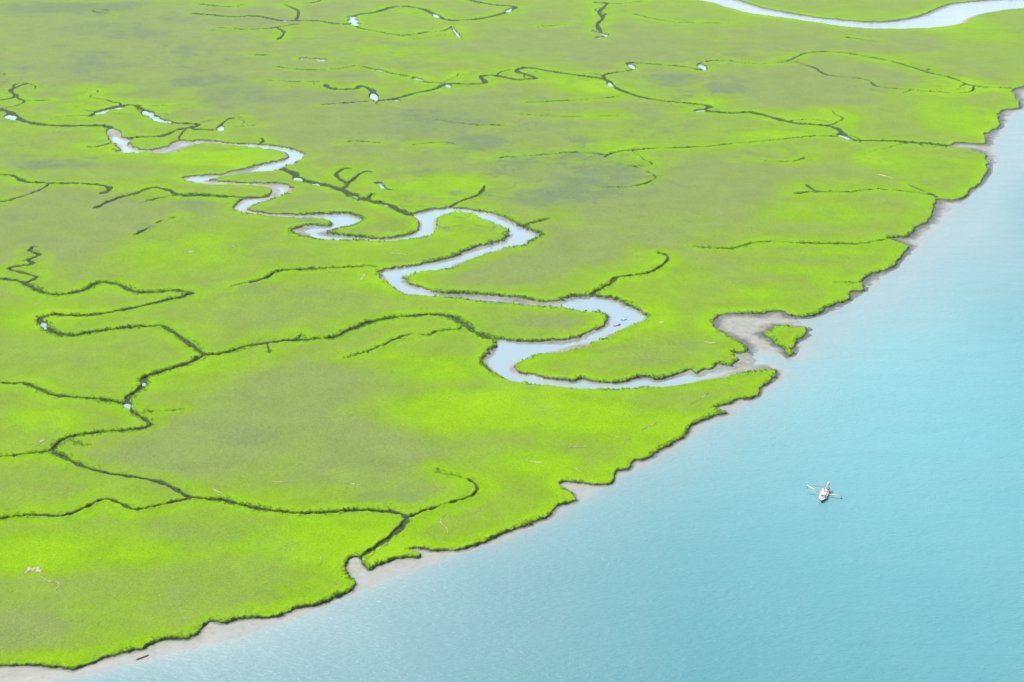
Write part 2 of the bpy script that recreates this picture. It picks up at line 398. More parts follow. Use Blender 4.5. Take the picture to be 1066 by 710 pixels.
# ---- heights
clump = fbm_s(4.2, 40, 2, 0.6)
tuss = fbm(Xg, Yg, 2.6, 50, 2, 0.6)
tall = np.exp(-inl / (5.0 * np.sqrt(SC)))
notrib = np.clip(1 - (trib_w > np.maximum.reduce([open_w, creek_w, far_w]) - 0.01) * 0.45, 0, 1)
z_grass = 1.55 + notrib * np.where(d_open > -12, 0.45, 0.8) * tall + tall * 0.8 * clump + 0.16 * tuss * (1 - 0.5 * tall) + 0.10 * n_mid
dp = np.maximum(d, 0)
z_creek = 0.80 - 0.16 * sstep(1250, 1500, Yg) - 0.135 * np.clip(1 + 0.95 * fbm(Xg, Yg, 70.0, 33, 2), 0.4, 2.2) * dp / SC ** 0.35 + 0.10 * n_fine
z_far = 0.5 - 0.12 * dp / SC
z_trib = np.where(d_pool + 1.6 * SC * n_fine > 0.9 * SC, -0.5, 0.30 + 0.12 * n_fine)
sm = d_mud + 1.6 * n_fine * SC + 2.0 * n_mid * SC
z_flat = np.where(sm > 0, np.minimum(0.04 + 0.030 * sm, 0.55), 0.09 * sm)
zc = np.where(d_creek >= d_trib, z_creek, np.minimum(z_trib, 0.5))
zc = np.where((far_w > creek_w) & (far_w > trib_w), z_far, zc)
in_open = (d_open > 0)
zo = np.maximum(z_flat + (0.05 + 0.45 * (dp < 9 * SC) * sstep(1000, 1200, Yg)) * np.maximum(n_fine + .5 * n_crk, -.3) * (sm > 0), 0.75 - 0.22 * dp / SC + 0.25 * n_fine)
z_low = np.where(in_open, zo, zc)
z_low = np.maximum(z_low, -1.5)
st = sstep(-0.1, 0.75, d / np.sqrt(SC))
Z = (z_grass * (1 - st) + z_low * st).astype(np.float32)

# ---- plant vigour: where the marsh is lush and where it is thin
BLOBS = [(225,165,75,11,.75),(250,158,40,6,.3),(520,428,150,30,.65),(620,440,120,30,.5),(455,385,60,22,.45),(60,575,160,22,.45),(330,565,80,22,.35),(270,590,80,40,.2),
(40,437,60,16,.55),(40,330,70,20,.3),(190,265,80,22,.4),(230,245,50,12,.25),(610,92,45,9,.55),(740,104,30,6,.4),(845,120,60,9,.25),(795,140,60,8,.45),(985,120,45,20,.5),
(960,170,70,14,.3),(465,190,45,10,.5),(480,235,45,14,.35),(590,400,80,10,.3),(820,280,70,10,.35),(850,222,80,14,.4),(690,325,40,30,.35),(790,305,60,14,.35),(875,262,60,8,.3),
(790,14,40,8,.3),(1020,33,60,16,.35),(400,52,70,6,.4),(520,260,50,10,.2),(400,290,60,14,.3),(390,260,80,10,.25),(180,395,80,15,.2),(560,480,60,20,.45),(420,210,40,10,.2),(520,60,80,8,.2),
(180,120,40,8,.15),(100,160,80,10,.15),(700,440,50,20,.3),(230,380,40,10,.3),(1000,90,50,10,.3),(930,60,60,6,.2),(640,150,40,8,.25),(880,15,90,6,.2),(430,60,40,5,.2),
(300,445,130,55,-.22),(400,480,90,40,-.16),(150,470,80,30,-.2),(60,235,90,34,-.45),(110,230,70,28,-.3),(600,262,80,32,-.38),(640,300,30,10,-.2),(730,262,80,28,-.38),
(330,130,180,40,-.35),(560,120,140,36,-.35),(620,362,60,8,-.45),(575,335,60,8,-.5),(700,205,110,34,-.30),(830,88,100,24,-.35),(860,42,120,14,-.25),(870,80,70,16,-.25),
(60,60,180,60,-.42),(250,70,140,40,-.30),(180,300,80,30,-.1),(230,600,80,30,-.22),(30,660,60,20,-.28),(180,640,80,20,-.12),(330,390,60,10,-.25),(600,45,180,25,-.2),(580,345,40,7,-.2),(670,375,70,10,-.18),
(150,20,200,20,-.3),(320,200,60,8,-.1),(500,290,60,8,-.25),(240,215,60,8,-.2),(820,240,60,6,-.15),(800,180,90,10,-.15),(380,455,60,30,-.2)]
BROWN = [(700,86,28,6,.7),(755,92,24,8,.9),(500,150,34,9,.8),(660,137,40,7,.5),(575,205,38,8,.7),(640,182,45,9,.5),(62,48,16,4,1.),(85,8,80,8,1.),(40,10,60,9,.7),(95,57,25,5,.6),
(150,36,25,6,.6),(200,85,40,7,.8),(190,52,12,6,.6),(240,98,60,10,.5),(130,68,20,4,.5),(60,170,35,5,.6),(30,172,20,5,.4),(260,455,25,8,.35),(400,517,40,6,.35),(300,160,40,5,.2),
(205,212,24,6,.5),(450,130,60,10,.4),(580,165,70,8,.4),(90,70,40,8,.4),(110,30,60,6,.4),(330,100,60,7,.3),(20,225,14,4,.4),(270,300,25,6,.35),(150,237,12,4,.6),(630,195,60,10,.4)]
big = fbm(Xg, Yg, 230.0, 70, 4, 0.55)
med = fbm(Xg, Yg, 60.0, 80, 3, 0.55)
med2 = fbm(Xg / 1.5, Yg, 22.0, 84, 3, 0.6)
rim = inl / SC ** 0.45 + 7.0 * med + 3.0 * med2
vig = 0.215 + 0.35 * (1 - sstep(6, 17, rim)) + 0.17 * (1 - sstep(17, 52, rim)) + 0.13 * (1 - sstep(820, 1060, Yg)) + 0.15 * big + 0.10 * med + 0.06 * med2 - 0.04 * sstep(1300, 2600, Yg)
brown = np.zeros((NR, NC), np.float32)
def blob(field, lst, warp):
    for (cx, cy, rx, ry, s) in lst:
        x0, y0 = ground(cx, cy, 1.5)
        xr = abs(ground(cx + rx, cy, 1.5)[0] - x0)
        yr = abs(ground(cx, cy - ry, 1.5)[1] - ground(cx, cy + ry, 1.5)[1]) / 2
        w = window(x0 - 2.2 * xr, x0 + 2.2 * xr, y0 - 2.2 * yr, y0 + 2.2 * yr, 0)
        if w is None: continue
        q = np.sqrt(((Xg[w] - x0) / xr) ** 2 + ((Yg[w] - y0) / yr) ** 2)
        q = q + warp * (0.7 * big[w] + 0.45 * med[w])
        field[w] += s * (1 - sstep(0.4, 1.2, q)) * 1.15
vig = vig.astype(np.float32)
blob(vig, [(a_, b_, c_, d_, e_ if e_ > 0 else e_ * 0.7) for a_, b_, c_, d_, e_ in BLOBS], 0.6)
blob(brown, BROWN, 0.75)
xr_, yr_ = Xg * .81 - Yg * .59, Xg * .59 + Yg * .81
lines = 1 - sstep(0.015, 0.075, np.abs(fbm(xr_, yr_, 75.0, 95, 4, 0.62)))
dark = np.clip(fbm(xr_ / 1.3, yr_, 48.0, 99, 4, 0.65) - 0.40, 0, 1) * 1.3
patchy = sstep(-0.1, 0.6, fbm(xr_, yr_, 330.0, 120, 2))
zone = np.zeros((NR, NC), np.float32)
blob(zone, [(560,175,130,50,.8),(430,140,120,25,.6),(700,95,90,20,.6),(120,60,160,60,.6),(640,190,70,22,.6)], .5)
brown = brown + (lines * .5 + dark) * np.clip(zone + .45 * patchy * sstep(1000, 1500, Yg), 0, 1) * (1 - tall) * 1.5
brown = brown + dark * .25
specks = fbm_s(9.0, 90, 3, 0.7)
brown = np.clip(brown * (0.5 + 1.1 * np.clip(specks + 0.45, 0, 1)), 0, 1)
vig = np.clip(0.5 + (vig - 0.5) * 1.1, 0, 1)
print("grid", NR, NC)

# ------------------------------------------------------------------ materials
def new_mat(name):
    m = bpy.data.materials.new(name); m.use_nodes = True
    nt = m.node_tree
    for n in list(nt.nodes):
        nt.nodes.remove(n)
    out = nt.nodes.new("ShaderNodeOutputMaterial")
    bs = nt.nodes.new("ShaderNodeBsdfPrincipled")
    nt.links.new(bs.outputs[0], out.inputs[0])
    return m, nt, bs


def N(nt, t, **kw):
    n = nt.nodes.new(t)
    for k, v in kw.items():
        if k.startswith("i_"):
            key = k[2:]
            n.inputs[int(key) if key.isdigit() else key].default_value = v
        else:
            setattr(n, k, v)
    return n


def noise(nt, scale, detail=3, rough=0.55, vec=None, dist=0.0):
    n = N(nt, "ShaderNodeTexNoise")
    n.inputs["Scale"].default_value = scale
    n.inputs["Detail"].default_value = detail
    n.inputs["Roughness"].default_value = rough
    n.inputs["Distortion"].default_value = dist
    nt.links.new(vec, n.inputs["Vector"])
    return n.outputs["Fac"]


def mth(nt, op, a, b=None, clamp=False):
    n = N(nt, "ShaderNodeMath", operation=op, use_clamp=clamp)
    for i, v in enumerate((a, b)):
        if v is None: continue
        if isinstance(v, (int, float)): n.inputs[i].default_value = v
        else: nt.links.new(v, n.inputs[i])
    return n.outputs[0]


def mixc(nt, f, a, b):
    n = N(nt, "ShaderNodeMix", data_type='RGBA')
    for sock, v in ((n.inputs[0], f), (n.inputs[6], a), (n.inputs[7], b)):
        if isinstance(v, (int, float)): sock.default_value = v
        elif isinstance(v, tuple): sock.default_value = (*v, 1)
        else: nt.links.new(v, sock)
    return n.outputs[2]


def ramp(nt, f, stops):
    n = N(nt, "ShaderNodeValToRGB")
    cr = n.color_ramp
    while len(cr.elements) < len(stops): cr.elements.new(0.5)
    for e, (p, c) in zip(cr.elements, stops):
        e.position = p; e.color = (*c, 1)
    nt.links.new(f, n.inputs[0])
    return n.outputs[0]


def geo_pos(nt):
    return N(nt, "ShaderNodeNewGeometry").outputs["Position"]


def attr(nt, name):
    return N(nt, "ShaderNodeAttribute", attribute_name=name).outputs["Fac"]


def simple(name, col, rough=0.6, spec=0.3, var=0.12, scale=1.5):
    m, nt, bs = new_mat(name)
    tc = N(nt, "ShaderNodeTexCoord").outputs["Object"]
    f = noise(nt, scale, 4, 0.6, tc)
    lo = tuple(c * (1 - var) for c in col); hi = tuple(min(1, c * (1 + var)) for c in col)
    nt.links.new(ramp(nt, f, [(0.3, lo), (0.7, hi)]), bs.inputs["Base Color"])
    bs.inputs["Roughness"].default_value = rough
    bs.inputs["Specular IOR Level"].default_value = spec
    return m


GRASS_RAMP = [(0.0, (0.080, 0.108, 0.027)), (0.28, (0.081, 0.123, 0.014)), (0.55, (0.080, 0.137, 0.006)), (0.8, (0.081, 0.153, 0.001)), (1.0, (0.094, 0.170, 0.0005))]

# marsh grass sheet
m_marsh, nt, bs = new_mat("marsh_grass_sheet")
pos = geo_pos(nt)
v = attr(nt, "vigour"); br = attr(nt, "thin"); bank_shade = attr(nt, "bank")
streak = N(nt, "ShaderNodeMapping"); streak.inputs["Scale"].default_value = (0.6, 1.0, 1.0)
nt.links.new(pos, streak.inputs["Vector"])
n1 = noise(nt, 0.55, 4, 0.7, pos)
n2 = noise(nt, 0.09, 4, 0.65, streak.outputs[0])
vv = mth(nt, 'ADD', v, mth(nt, 'MULTIPLY', mth(nt, 'SUBTRACT', n1, 0.5), 0.42))
vv = mth(nt, 'ADD', vv, mth(nt, 'MULTIPLY', mth(nt, 'SUBTRACT', n2, 0.5), 0.34))
n6 = noise(nt, 0.022, 6, 0.7, streak.outputs[0], 0.4)
vv = mth(nt, 'ADD', vv, mth(nt, 'MULTIPLY', mth(nt, 'SUBTRACT', n6, 0.5), 0.55), clamp=True)
colr = ramp(nt, vv, GRASS_RAMP)
n3 = noise(nt, 0.25, 3, 0.6, pos)
brc = mixc(nt, n3, (0.042, 0.068, 0.034), (0.080, 0.098, 0.040))
colr = mixc(nt, mth(nt, 'MULTIPLY', br, 0.85), colr, brc)
# stems at different heights: grain
n4 = noise(nt, 1.1, 2, 0.6, pos)
grain = mth(nt, 'ADD', 0.44, mth(nt, 'MULTIPLY', n4, 1.14))
grain = mth(nt, "MULTIPLY", grain, mth(nt, "ADD", 0.74, mth(nt, "MULTIPLY", noise(nt, 0.03, 6, 0.75, pos, 0.3), 0.52)))
g = N(nt, "ShaderNodeMix", data_type='RGBA', blend_type='MULTIPLY'); g.inputs[0].default_value = 1.0
nt.links.new(colr, g.inputs[6]); nt.links.new(grain, g.inputs[7])
colr = mixc(nt, bank_shade, g.outputs[2], (0.014, 0.022, 0.015))  # shade on the bank faces, put into the base colour
nt.links.new(colr, bs.inputs["Base Color"])
bs.inputs["Roughness"].default_value = 0.9
bs.inputs["Specular IOR Level"].default_value = 0.0
bp = N(nt, "ShaderNodeBump"); bp.inputs["Strength"].default_value = 0.55; bp.inputs["Distance"].default_value = 0.5
nt.links.new(n1, bp.inputs["Height"]); nt.links.new(bp.outputs[0], bs.inputs["Normal"])

# mud
m_mud, nt, bs = new_mat("tidal_mud")
pos = geo_pos(nt)
wet = attr(nt, "wet"); bank_shade = attr(nt, "bank"); rough_mud = attr(nt, "cloddy")
n1 = noise(nt, 0.35, 4, 0.65, pos, 0.6)
mp = N(nt, "ShaderNodeMapping"); mp.inputs["Scale"].default_value = (0.5, 1.2, 1); mp.inputs["Rotation"].default_value = (0, 0, 0.7)
nt.links.new(pos, mp.inputs["Vector"])
n2 = noise(nt, 0.06, 4, 0.6, mp.outputs[0], 1.2)
c = ramp(nt, n2, [(0.32, (0.105, 0.101, 0.074)), (0.48, (0.150, 0.152, 0.118)), (0.56, (0.126, 0.126, 0.096)), (0.70, (0.185, 0.197, 0.168))])
c = mixc(nt, mth(nt, 'MULTIPLY', n1, 0.5), c, (0.098, 0.090, 0.072))
c = mixc(nt, wet, c, (0.145, 0.148, 0.130))
c = mixc(nt, rough_mud, c, (0.032, 0.034, 0.030))
n5 = noise(nt, 0.5, 3, 0.7, pos)
c = mixc(nt, bank_shade, c, ramp(nt, n5, [(0.42, (0.012, 0.018, 0.016)), (0.58, (0.030, 0.046, 0.018)), (0.68, (0.05, 0.085, 0.012))]))  # bank factor: darker mud, plus shaded grass painted as dark green
nt.links.new(c, bs.inputs["Base Color"])
rr = mth(nt, 'SUBTRACT', 0.75, mth(nt, 'MULTIPLY', wet, 0.4))
nt.links.new(rr, bs.inputs["Roughness"])
nt.links.new(mth(nt, 'MULTIPLY', mth(nt, 'SUBTRACT', 1.0, bank_shade), 0.35), bs.inputs["Specular IOR Level"])
bp = N(nt, "ShaderNodeBump"); bp.inputs["Strength"].default_value = 0.35; bp.inputs["Distance"].default_value = 0.3
nt.links.new(n1, bp.inputs["Height"]); nt.links.new(bp.outputs[0], bs.inputs["Normal"])


def water_mat(name, deep, shoal_glint, bump_d, rough, spec=0.5, mid=None):
    m, nt, bs = new_mat(name)
    pos = geo_pos(nt)
    sh = attr(nt, "shoal_glint"); ed = attr(nt, "edge")  # pale silt near shore plus painted sky glint
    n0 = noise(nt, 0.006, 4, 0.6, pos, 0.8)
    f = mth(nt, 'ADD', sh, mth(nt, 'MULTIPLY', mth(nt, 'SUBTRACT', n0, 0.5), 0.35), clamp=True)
    c = mixc(nt, f, mixc(nt, attr(nt, 'clear'), deep, mid or deep), shoal_glint)
    c = mixc(nt, ed, c, (0.165, 0.160, 0.140))
    nt.links.new(c, bs.inputs["Base Color"])
    bs.inputs["IOR"].default_value = 1.333
    bs.inputs["Specular IOR Level"].default_value = spec
    bs.inputs["Roughness"].default_value = rough
    mp = N(nt, "ShaderNodeMapping"); mp.inputs["Scale"].default_value = (0.38, 1.0, 1); mp.inputs["Rotation"].default_value = (0, 0, 0.35)
    nt.links.new(pos, mp.inputs["Vector"])
    w1 = noise(nt, 0.55, 3, 0.65, mp.outputs[0], 0.5)
    w2 = noise(nt, 0.045, 2, 0.5, mp.outputs[0], 0.3)
    calm = noise(nt, 0.012, 3, 0.5, pos, 0.5)
    h = mth(nt, 'ADD', mth(nt, 'MULTIPLY', w1, mth(nt, 'ADD', 0.45, calm)), mth(nt, 'MULTIPLY', w2, 1.6))
    bp = N(nt, "ShaderNodeBump"); bp.inputs["Strength"].default_value = 1.0; bp.inputs["Distance"].default_value = bump_d
    nt.links.new(h, bp.inputs["Height"]); nt.links.new(bp.outputs[0], bs.inputs["Normal"])
    return m


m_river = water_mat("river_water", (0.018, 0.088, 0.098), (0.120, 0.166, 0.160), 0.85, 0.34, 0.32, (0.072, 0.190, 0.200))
m_creek = water_mat("creek_water", (0.10, 0.163, 0.180), (0.13, 0.17, 0.172), 0.12, 0.06)
m_farw = water_mat("far_river_water", (0.11, 0.15, 0.165), (0.14, 0.165, 0.17), 0.3, 0.08)

# ------------------------------------------------------------------ sheets
def sheet(name, cellmask, zfield, attrs, mat, label_kind="structure"):
    idx = np.arange(NR * NC).reshape(NR, NC)
    r, c = np.nonzero(cellmask)
    q = np.stack([idx[r, c], idx[r, c + 1], idx[r + 1, c + 1], idx[r + 1, c]], 1)
    used, inv = np.unique(q.ravel(), return_inverse=True)
    V = np.stack([Xg.ravel()[used], Yg.ravel()[used], np.broadcast_to(zfield, (NR, NC)).ravel()[used]], 1).astype(np.float32)
    me = bpy.data.meshes.new(name)
    nq = len(q)
    me.vertices.add(len(V)); me.vertices.foreach_set("co", V.ravel())
    me.loops.add(nq * 4); me.loops.foreach_set("vertex_index", inv.astype(np.int32))
    me.polygons.add(nq); me.polygons.foreach_set("loop_start", (np.arange(nq) * 4).astype(np.int32))
    me.polygons.foreach_set("use_smooth", np.ones(nq, bool))
    me.update(calc_edges=True)
    for k, f in attrs.items():
        a = me.attributes.new(k, 'FLOAT', 'POINT')
        a.data.foreach_set("value", f.ravel()[used].astype(np.float32))
    me.materials.append(mat)
    o = bpy.data.objects.new(name, me)
    COL.objects.link(o)
    o["kind"] = label_kind
    return o


def cell(op, a):
    return op(op(a[:-1, :-1], a[1:, :-1]), op(a[:-1, 1:], a[1:, 1:]))


dmean = (d[:-1, :-1] + d[1:, :-1] + d[:-1, 1:] + d[1:, 1:]) / 4
scm = np.sqrt(SC[:-1, :-1])
zmax = cell(np.maximum, Z); zmin = cell(np.minimum, Z)
grass_c = dmean < 0.45 * scm
mud_c = (~grass_c) & (zmax > -0.45)
isl_c = on_islet[:-1, :-1] & grass_c
bank_shade_f = sstep(0.1, 0.45, d / np.sqrt(SC)) * (1 - sstep(0.75, 1.75, Z + 0.5 * n_crk))  # mask of the shade painted low on the bank faces
A = dict(vigour=vig, thin=brown, bank=bank_shade_f)
sheet("marsh", grass_c & ~isl_c, Z, A, m_marsh)
sheet("islet", isl_c, Z, A, m_marsh)
wetf = np.clip(1.0 - sstep(0.05, 0.45, Z) + 0.35 * n_mid, 0, 1)
bank_mud_shade = 1 - sstep(0.7, 1.7, d / np.sqrt(SC))  # painted shade strip at the foot of the grass edge
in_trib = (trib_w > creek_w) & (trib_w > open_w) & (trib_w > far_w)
bank_mud_shade = np.where(in_trib & (d_pool + 1.6 * SC * n_fine < 1.0 * SC), 1.0, bank_mud_shade)  # side-creek beds coloured as shaded grass from end to end
bank_mud_shade = np.where(~in_open & (d > 0), np.maximum(bank_mud_shade, 0.30 + 0.30 * np.clip(n_mid + n_crk * .8, -.8, 1)), bank_mud_shade)
clod = np.where(in_open & (inl == 0), np.clip(1 - sstep(1.5, 4 + 9 * sstep(1050, 1250, Yg), dp / SC ** .6) + .3 * n_crk, 0, 1) * (0.5 + 0.45 * sstep(900, 1100, Yg)), 0.0)
sheet("mud_bank", mud_c, Z, dict(wet=wetf, bank=bank_mud_shade, cloddy=clod), m_mud)

water_c = zmin < 0.12
creek_c = (np.maximum(creek_w, trib_w)[:-1, :-1] > 0) & ~in_open[:-1, :-1]
far_c = (far_w[:-1, :-1] > -3) & ~in_open[:-1, :-1] & ~creek_c
off = np.maximum(-d_mud, 0)
shoal_glint = 0.95 * np.exp(-off / 30.0) * (0.55 + 0.45 * sstep(950, 1300, Yg)) + 0.30 * np.exp(-off / 110.0)
for (cx, cy, rx, ry, s) in [(1010,230,70,60,.55),(1066,160,60,80,.5),(930,310,60,45,.28),(860,345,50,20,.35),(1000,290,90,40,.15),(380,690,260,110,.30)]:  # upper-right blobs paint sky glint over pale shoals; lower-left one is silt
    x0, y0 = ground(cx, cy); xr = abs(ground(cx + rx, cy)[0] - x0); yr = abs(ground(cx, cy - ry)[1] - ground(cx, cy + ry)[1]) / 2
    shoal_glint = shoal_glint + s * np.exp(-(((Xg - x0) / xr) ** 2 + ((Yg - y0) / yr) ** 2))
shoal_glint = np.clip(shoal_glint, 0, 1)
clear = np.zeros_like(shoal_glint)
for (cx, cy, rx, ry, s) in [(860,330,260,190,.9),(1060,380,120,110,.35),(760,520,140,60,.25)]:
    x0, y0 = ground(cx, cy); xr = abs(ground(cx + rx, cy)[0] - x0); yr = abs(ground(cx, cy - ry)[1] - ground(cx, cy + ry)[1]) / 2
    clear = np.maximum(clear, s * np.exp(-(((Xg - x0) / xr) ** 2 + ((Yg - y0) / yr) ** 2) * .7))
edge = np.where(in_open, 0.7 * np.exp(-off / 3.0) * (Z > -1.2), np.clip(1 + Z * 3.0, 0, 1) * 0.4)
WA = dict(clear=clear, shoal_glint=shoal_glint, edge=np.clip(edge, 0, 1))
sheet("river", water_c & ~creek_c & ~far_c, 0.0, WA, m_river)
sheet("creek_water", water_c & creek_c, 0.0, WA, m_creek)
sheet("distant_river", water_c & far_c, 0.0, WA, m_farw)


def height_at(x, y):
    r = int(np.clip(np.searchsorted(Ys, y), 0, NR - 1)); c = int(np.clip(round((x / Ys[r] + UMAX) / du), 0, NC - 1))
    return float(Z[r, c])


# ------------------------------------------------------------------ tall cordgrass along the edges (stuff)
m_blade, nt, bs = new_mat("cordgrass")
v = attr(nt, "tone")
c = ramp(nt, v, [(0.0, (0.060, 0.105, 0.008)), (0.5, (0.080, 0.160, 0.004)), (1.0, (0.105, 0.215, 0.002))])
nt.links.new(c, bs.inputs["Base Color"])
bs.inputs["Roughness"].default_value = 0.8
bs.inputs["Specular IOR Level"].default_value = 0.1
tr = N(nt, "ShaderNodeBsdfTranslucent"); nt.links.new(c, tr.inputs[0])
mx = N(nt, "ShaderNodeMixShader"); mx.inputs[0].default_value = 0.5
nt.links.new(bs.outputs[0], mx.inputs[1]); nt.links.new(tr.outputs[0], mx.inputs[2])
nt.links.new(mx.outputs[0], [n for n in nt.nodes if n.type == 'OUTPUT_MATERIAL'][0].inputs[0])

def build_tufts():
    area = (np.gradient(Ys)[:, None] * (du * Ys)[:, None]) * np.ones((1, NC))
    band = (d < np.where(trib_w > creek_w, 0.45, 0.25)) & (d > -3.2) & (Yg < 1600)
    dens = 0.95 * np.exp(d / 1.6) * np.clip(med * 1.6 + n_mid * .5 + 0.35, 0.04, 1.5) * notrib * np.clip(1500 / Yg, .5, 1)
    expect = np.where(band, area * dens, 0)
    pick = rng.random((NR, NC)) < expect
    pick &= (np.abs(Xg / Yg) < 0.45)
    r, c = np.nonzero(pick)
    n = len(r)
    K = 6
    x = Xg[r, c] + rng.normal(0, .3, n); y = Yg[r, c] + rng.normal(0, .3, n); z = Z[r, c] - 0.25
    s = np.sqrt(SC[r, c]) * rng.uniform(.7, 1.35, n)
    V = np.zeros((n, K, 3, 3), np.float32)
    for k in range(K):
        th = rng.uniform(0, 2 * np.pi, n); lean = rng.uniform(.15, .85, n); hh = rng.uniform(.6, 1.15, n) * s
        w = rng.uniform(.35, .7, n) * s
        bx, by = np.cos(th), np.sin(th)
        r0 = rng.uniform(0, .35, n) * s
        V[:, k, 0] = np.stack([x + bx * r0 - by * w / 2, y + by * r0 + bx * w / 2, z], 1)
        V[:, k, 1] = np.stack([x + bx * r0 + by * w / 2, y + by * r0 - bx * w / 2, z], 1)
        V[:, k, 2] = np.stack([x + bx * (r0 + lean * hh), y + by * (r0 + lean * hh), z + hh], 1)
    tone = np.clip(0.25 + vig[r, c] * 0.65 + rng.normal(.0, .2, n), 0, 1)
    me = bpy.data.meshes.new("marsh_grass")
    nt_ = n * K
    me.vertices.add(nt_ * 3); me.vertices.foreach_set("co", V.ravel())
    me.loops.add(nt_ * 3); me.loops.foreach_set("vertex_index", np.arange(nt_ * 3, dtype=np.int32))
    me.polygons.add(nt_); me.polygons.foreach_set("loop_start", (np.arange(nt_) * 3).astype(np.int32))
    me.update(calc_edges=True)
    a = me.attributes.new("tone", 'FLOAT', 'POINT'); a.data.foreach_set("value", np.repeat(tone, K * 3).astype(np.float32))
    me.materials.append(m_blade)
    o = bpy.data.objects.new("marsh_grass", me); COL.objects.link(o)
    o["kind"] = "stuff"; o["label"] = "tall green cordgrass fringing the creek banks and shore"; o["category"] = "grass"
    print("tufts", n)
build_tufts()

# ------------------------------------------------------------------ object helpers
def tag(o, label, cat, group=None):
    o["label"] = label; o["category"] = cat
    if group: o["group"] = group


def empty(name, loc, rz, label, cat, group=None):
    o = bpy.data.objects.new(name, None); COL.objects.link(o)
    o.location = loc; o.rotation_euler = (0, 0, rz); o.empty_display_size = 0.5
    tag(o, label, cat, group)
    return o


def link(name, bm, mat, parent=None, smooth=False):
    me = bpy.data.meshes.new(name)
    bmesh.ops.recalc_face_normals(bm, faces=bm.faces)
    bm.to_mesh(me); bm.free()
    if smooth:
        me.polygons.foreach_set("use_smooth", [True] * len(me.polygons))
    me.materials.append(mat)
    o = bpy.data.objects.new(name, me); COL.objects.link(o)
    if parent: o.parent = parent
    return o


def box(bm, c, s, bev=0.0, rot=None):
    g = bmesh.ops.create_cube(bm, size=1.0)
    vs_ = g["verts"]
    bmesh.ops.scale(bm, vec=s, verts=vs_)
    if bev:
        es = list({e for v_ in vs_ for e in v_.link_edges})
        r_ = bmesh.ops.bevel(bm, geom=es, offset=bev, segments=1, affect='EDGES')
        vs_ = list({v_ for f in r_["faces"] for v_ in f.verts} | {v_ for v_ in vs_ if v_.is_valid})
    if rot is not None:
        bmesh.ops.rotate(bm, cent=(0, 0, 0), matrix=rot, verts=vs_)
    bmesh.ops.translate(bm, vec=c, verts=vs_)


def tube(bm, pts, rad, seg=8):
    pts = [Vector(p) for p in pts]
    rads = rad if isinstance(rad, (list, tuple)) else [rad] * len(pts)
    rings = []
    for i, p in enumerate(pts):
        t = (pts[min(i + 1, len(pts) - 1)] - pts[max(i - 1, 0)]).normalized()
        u = t.orthogonal().normalized() if i == 0 else (u_prev - t * u_prev.dot(t)).normalized()
        u_prev = u
        w = t.cross(u)
        rings.append([bm.verts.new(p + (u * math.cos(2 * math.pi * k / seg) + w * math.sin(2 * math.pi * k / seg)) * rads[i]) for k in range(seg)])
    for a, b in zip(rings[:-1], rings[1:]):
        for k in range(seg):
            bm.faces.new((a[k], a[(k + 1) % seg], b[(k + 1) % seg], b[k]))
    bm.faces.new(rings[0][::-1]); bm.faces.new(rings[-1])


def loft_hull(stations, m=7, flat_top=False):
    """stations: (y, half_beam, keel_z, rail_z); closed shell with an inset deck left open on top"""
    bm = bmesh.new(); rows = []
    for (y, hb, kz, rz) in stations:
        row = []
        for k in range(-m, m + 1):
            t = abs(k) / m
            x = math.copysign(hb * math.sin(t * math.pi / 2) ** 0.75, k) if k else 0
            zz = kz + (rz - kz) * (1 - math.cos(t * math.pi / 2)) ** 0.8
            row.append(bm.verts.new((x, y, zz)))
        rows.append(row)
    for a, b in zip(rows[:-1], rows[1:]):
        for k in range(2 * m):
            bm.faces.new((a[k], a[k + 1], b[k + 1], b[k]))
    bm.faces.new(rows[0]); bm.faces.new(rows[-1][::-1])
    return bm


# ------------------------------------------------------------------ the shrimp boat
m_navy = simple("navy_paint", (0.020, 0.034, 0.055), 0.35, 0.5)
m_white = simple("white_paint", (0.62, 0.62, 0.60), 0.4, 0.5, 0.06)
m_coral = simple("red_lead_paint", (0.50, 0.15, 0.11), 0.5, 0.4)
m_pole = simple("weathered_spar", (0.60, 0.47, 0.40), 0.6, 0.3)
m_glass = simple("dark_glass", (0.015, 0.02, 0.025), 0.08, 0.6)
m_net = simple("green_blue_net", (0.03, 0.18, 0.24), 0.8, 0.2)
m_bag = simple("pale_net_bag", (0.60, 0.58, 0.55), 0.8, 0.2, 0.15)
m_wood = simple("dark_wood", (0.060, 0.042, 0.032), 0.8, 0.2, 0.3)
m_steel = simple("grey_steel", (0.18, 0.18, 0.18), 0.45, 0.5)
m_rope = simple("rope", (0.35, 0.30, 0.25), 0.9, 0.1)

bx, by = ground(857.4, 516.8, 0.0)
bow = Vector((-0.34, -0.94, 0)).normalized()
rz = math.atan2(bow.y, bow.x) - math.pi / 2           # +Y of the boat = bow
boat = empty("shrimp_boat", (bx, by, 0.0), rz, "white and navy shrimp boat with both outriggers swung out, alone on the turquoise river", "boat")
HL = 9.4
st_ = []
for i in range(15):
    t = i / 14
    y = -HL + 2 * HL * t
    hb = 2.25 * (1 - max(0, (t - 0.52) / 0.48) ** 2.3) * (0.86 + 0.14 * min(1, t / 0.3))
    st_.append((y, max(hb, 0.06), -0.9 + (0.9 * max(0, (t - 0.75) / 0.25) ** 2), 1.1 + 0.8 * max(0, (t - 0.35) / 0.65) ** 1.8))
link("hull", loft_hull(st_), m_navy, boat, True)
bm = bmesh.new()
for a, b in zip(st_[:-1], st_[1:]):                     # working deck, 0.35 m under the rail
    q = []
    for (s_, sg) in ((a, -1), (a, 1), (b, 1), (b, -1)):
        q.append(bm.verts.new((sg * max(s_[1] - 0.1, .02), s_[0], s_[3] - 0.3)))
    bm.faces.new(q)
bmesh.ops.remove_doubles(bm, verts=bm.verts, dist=0.001)
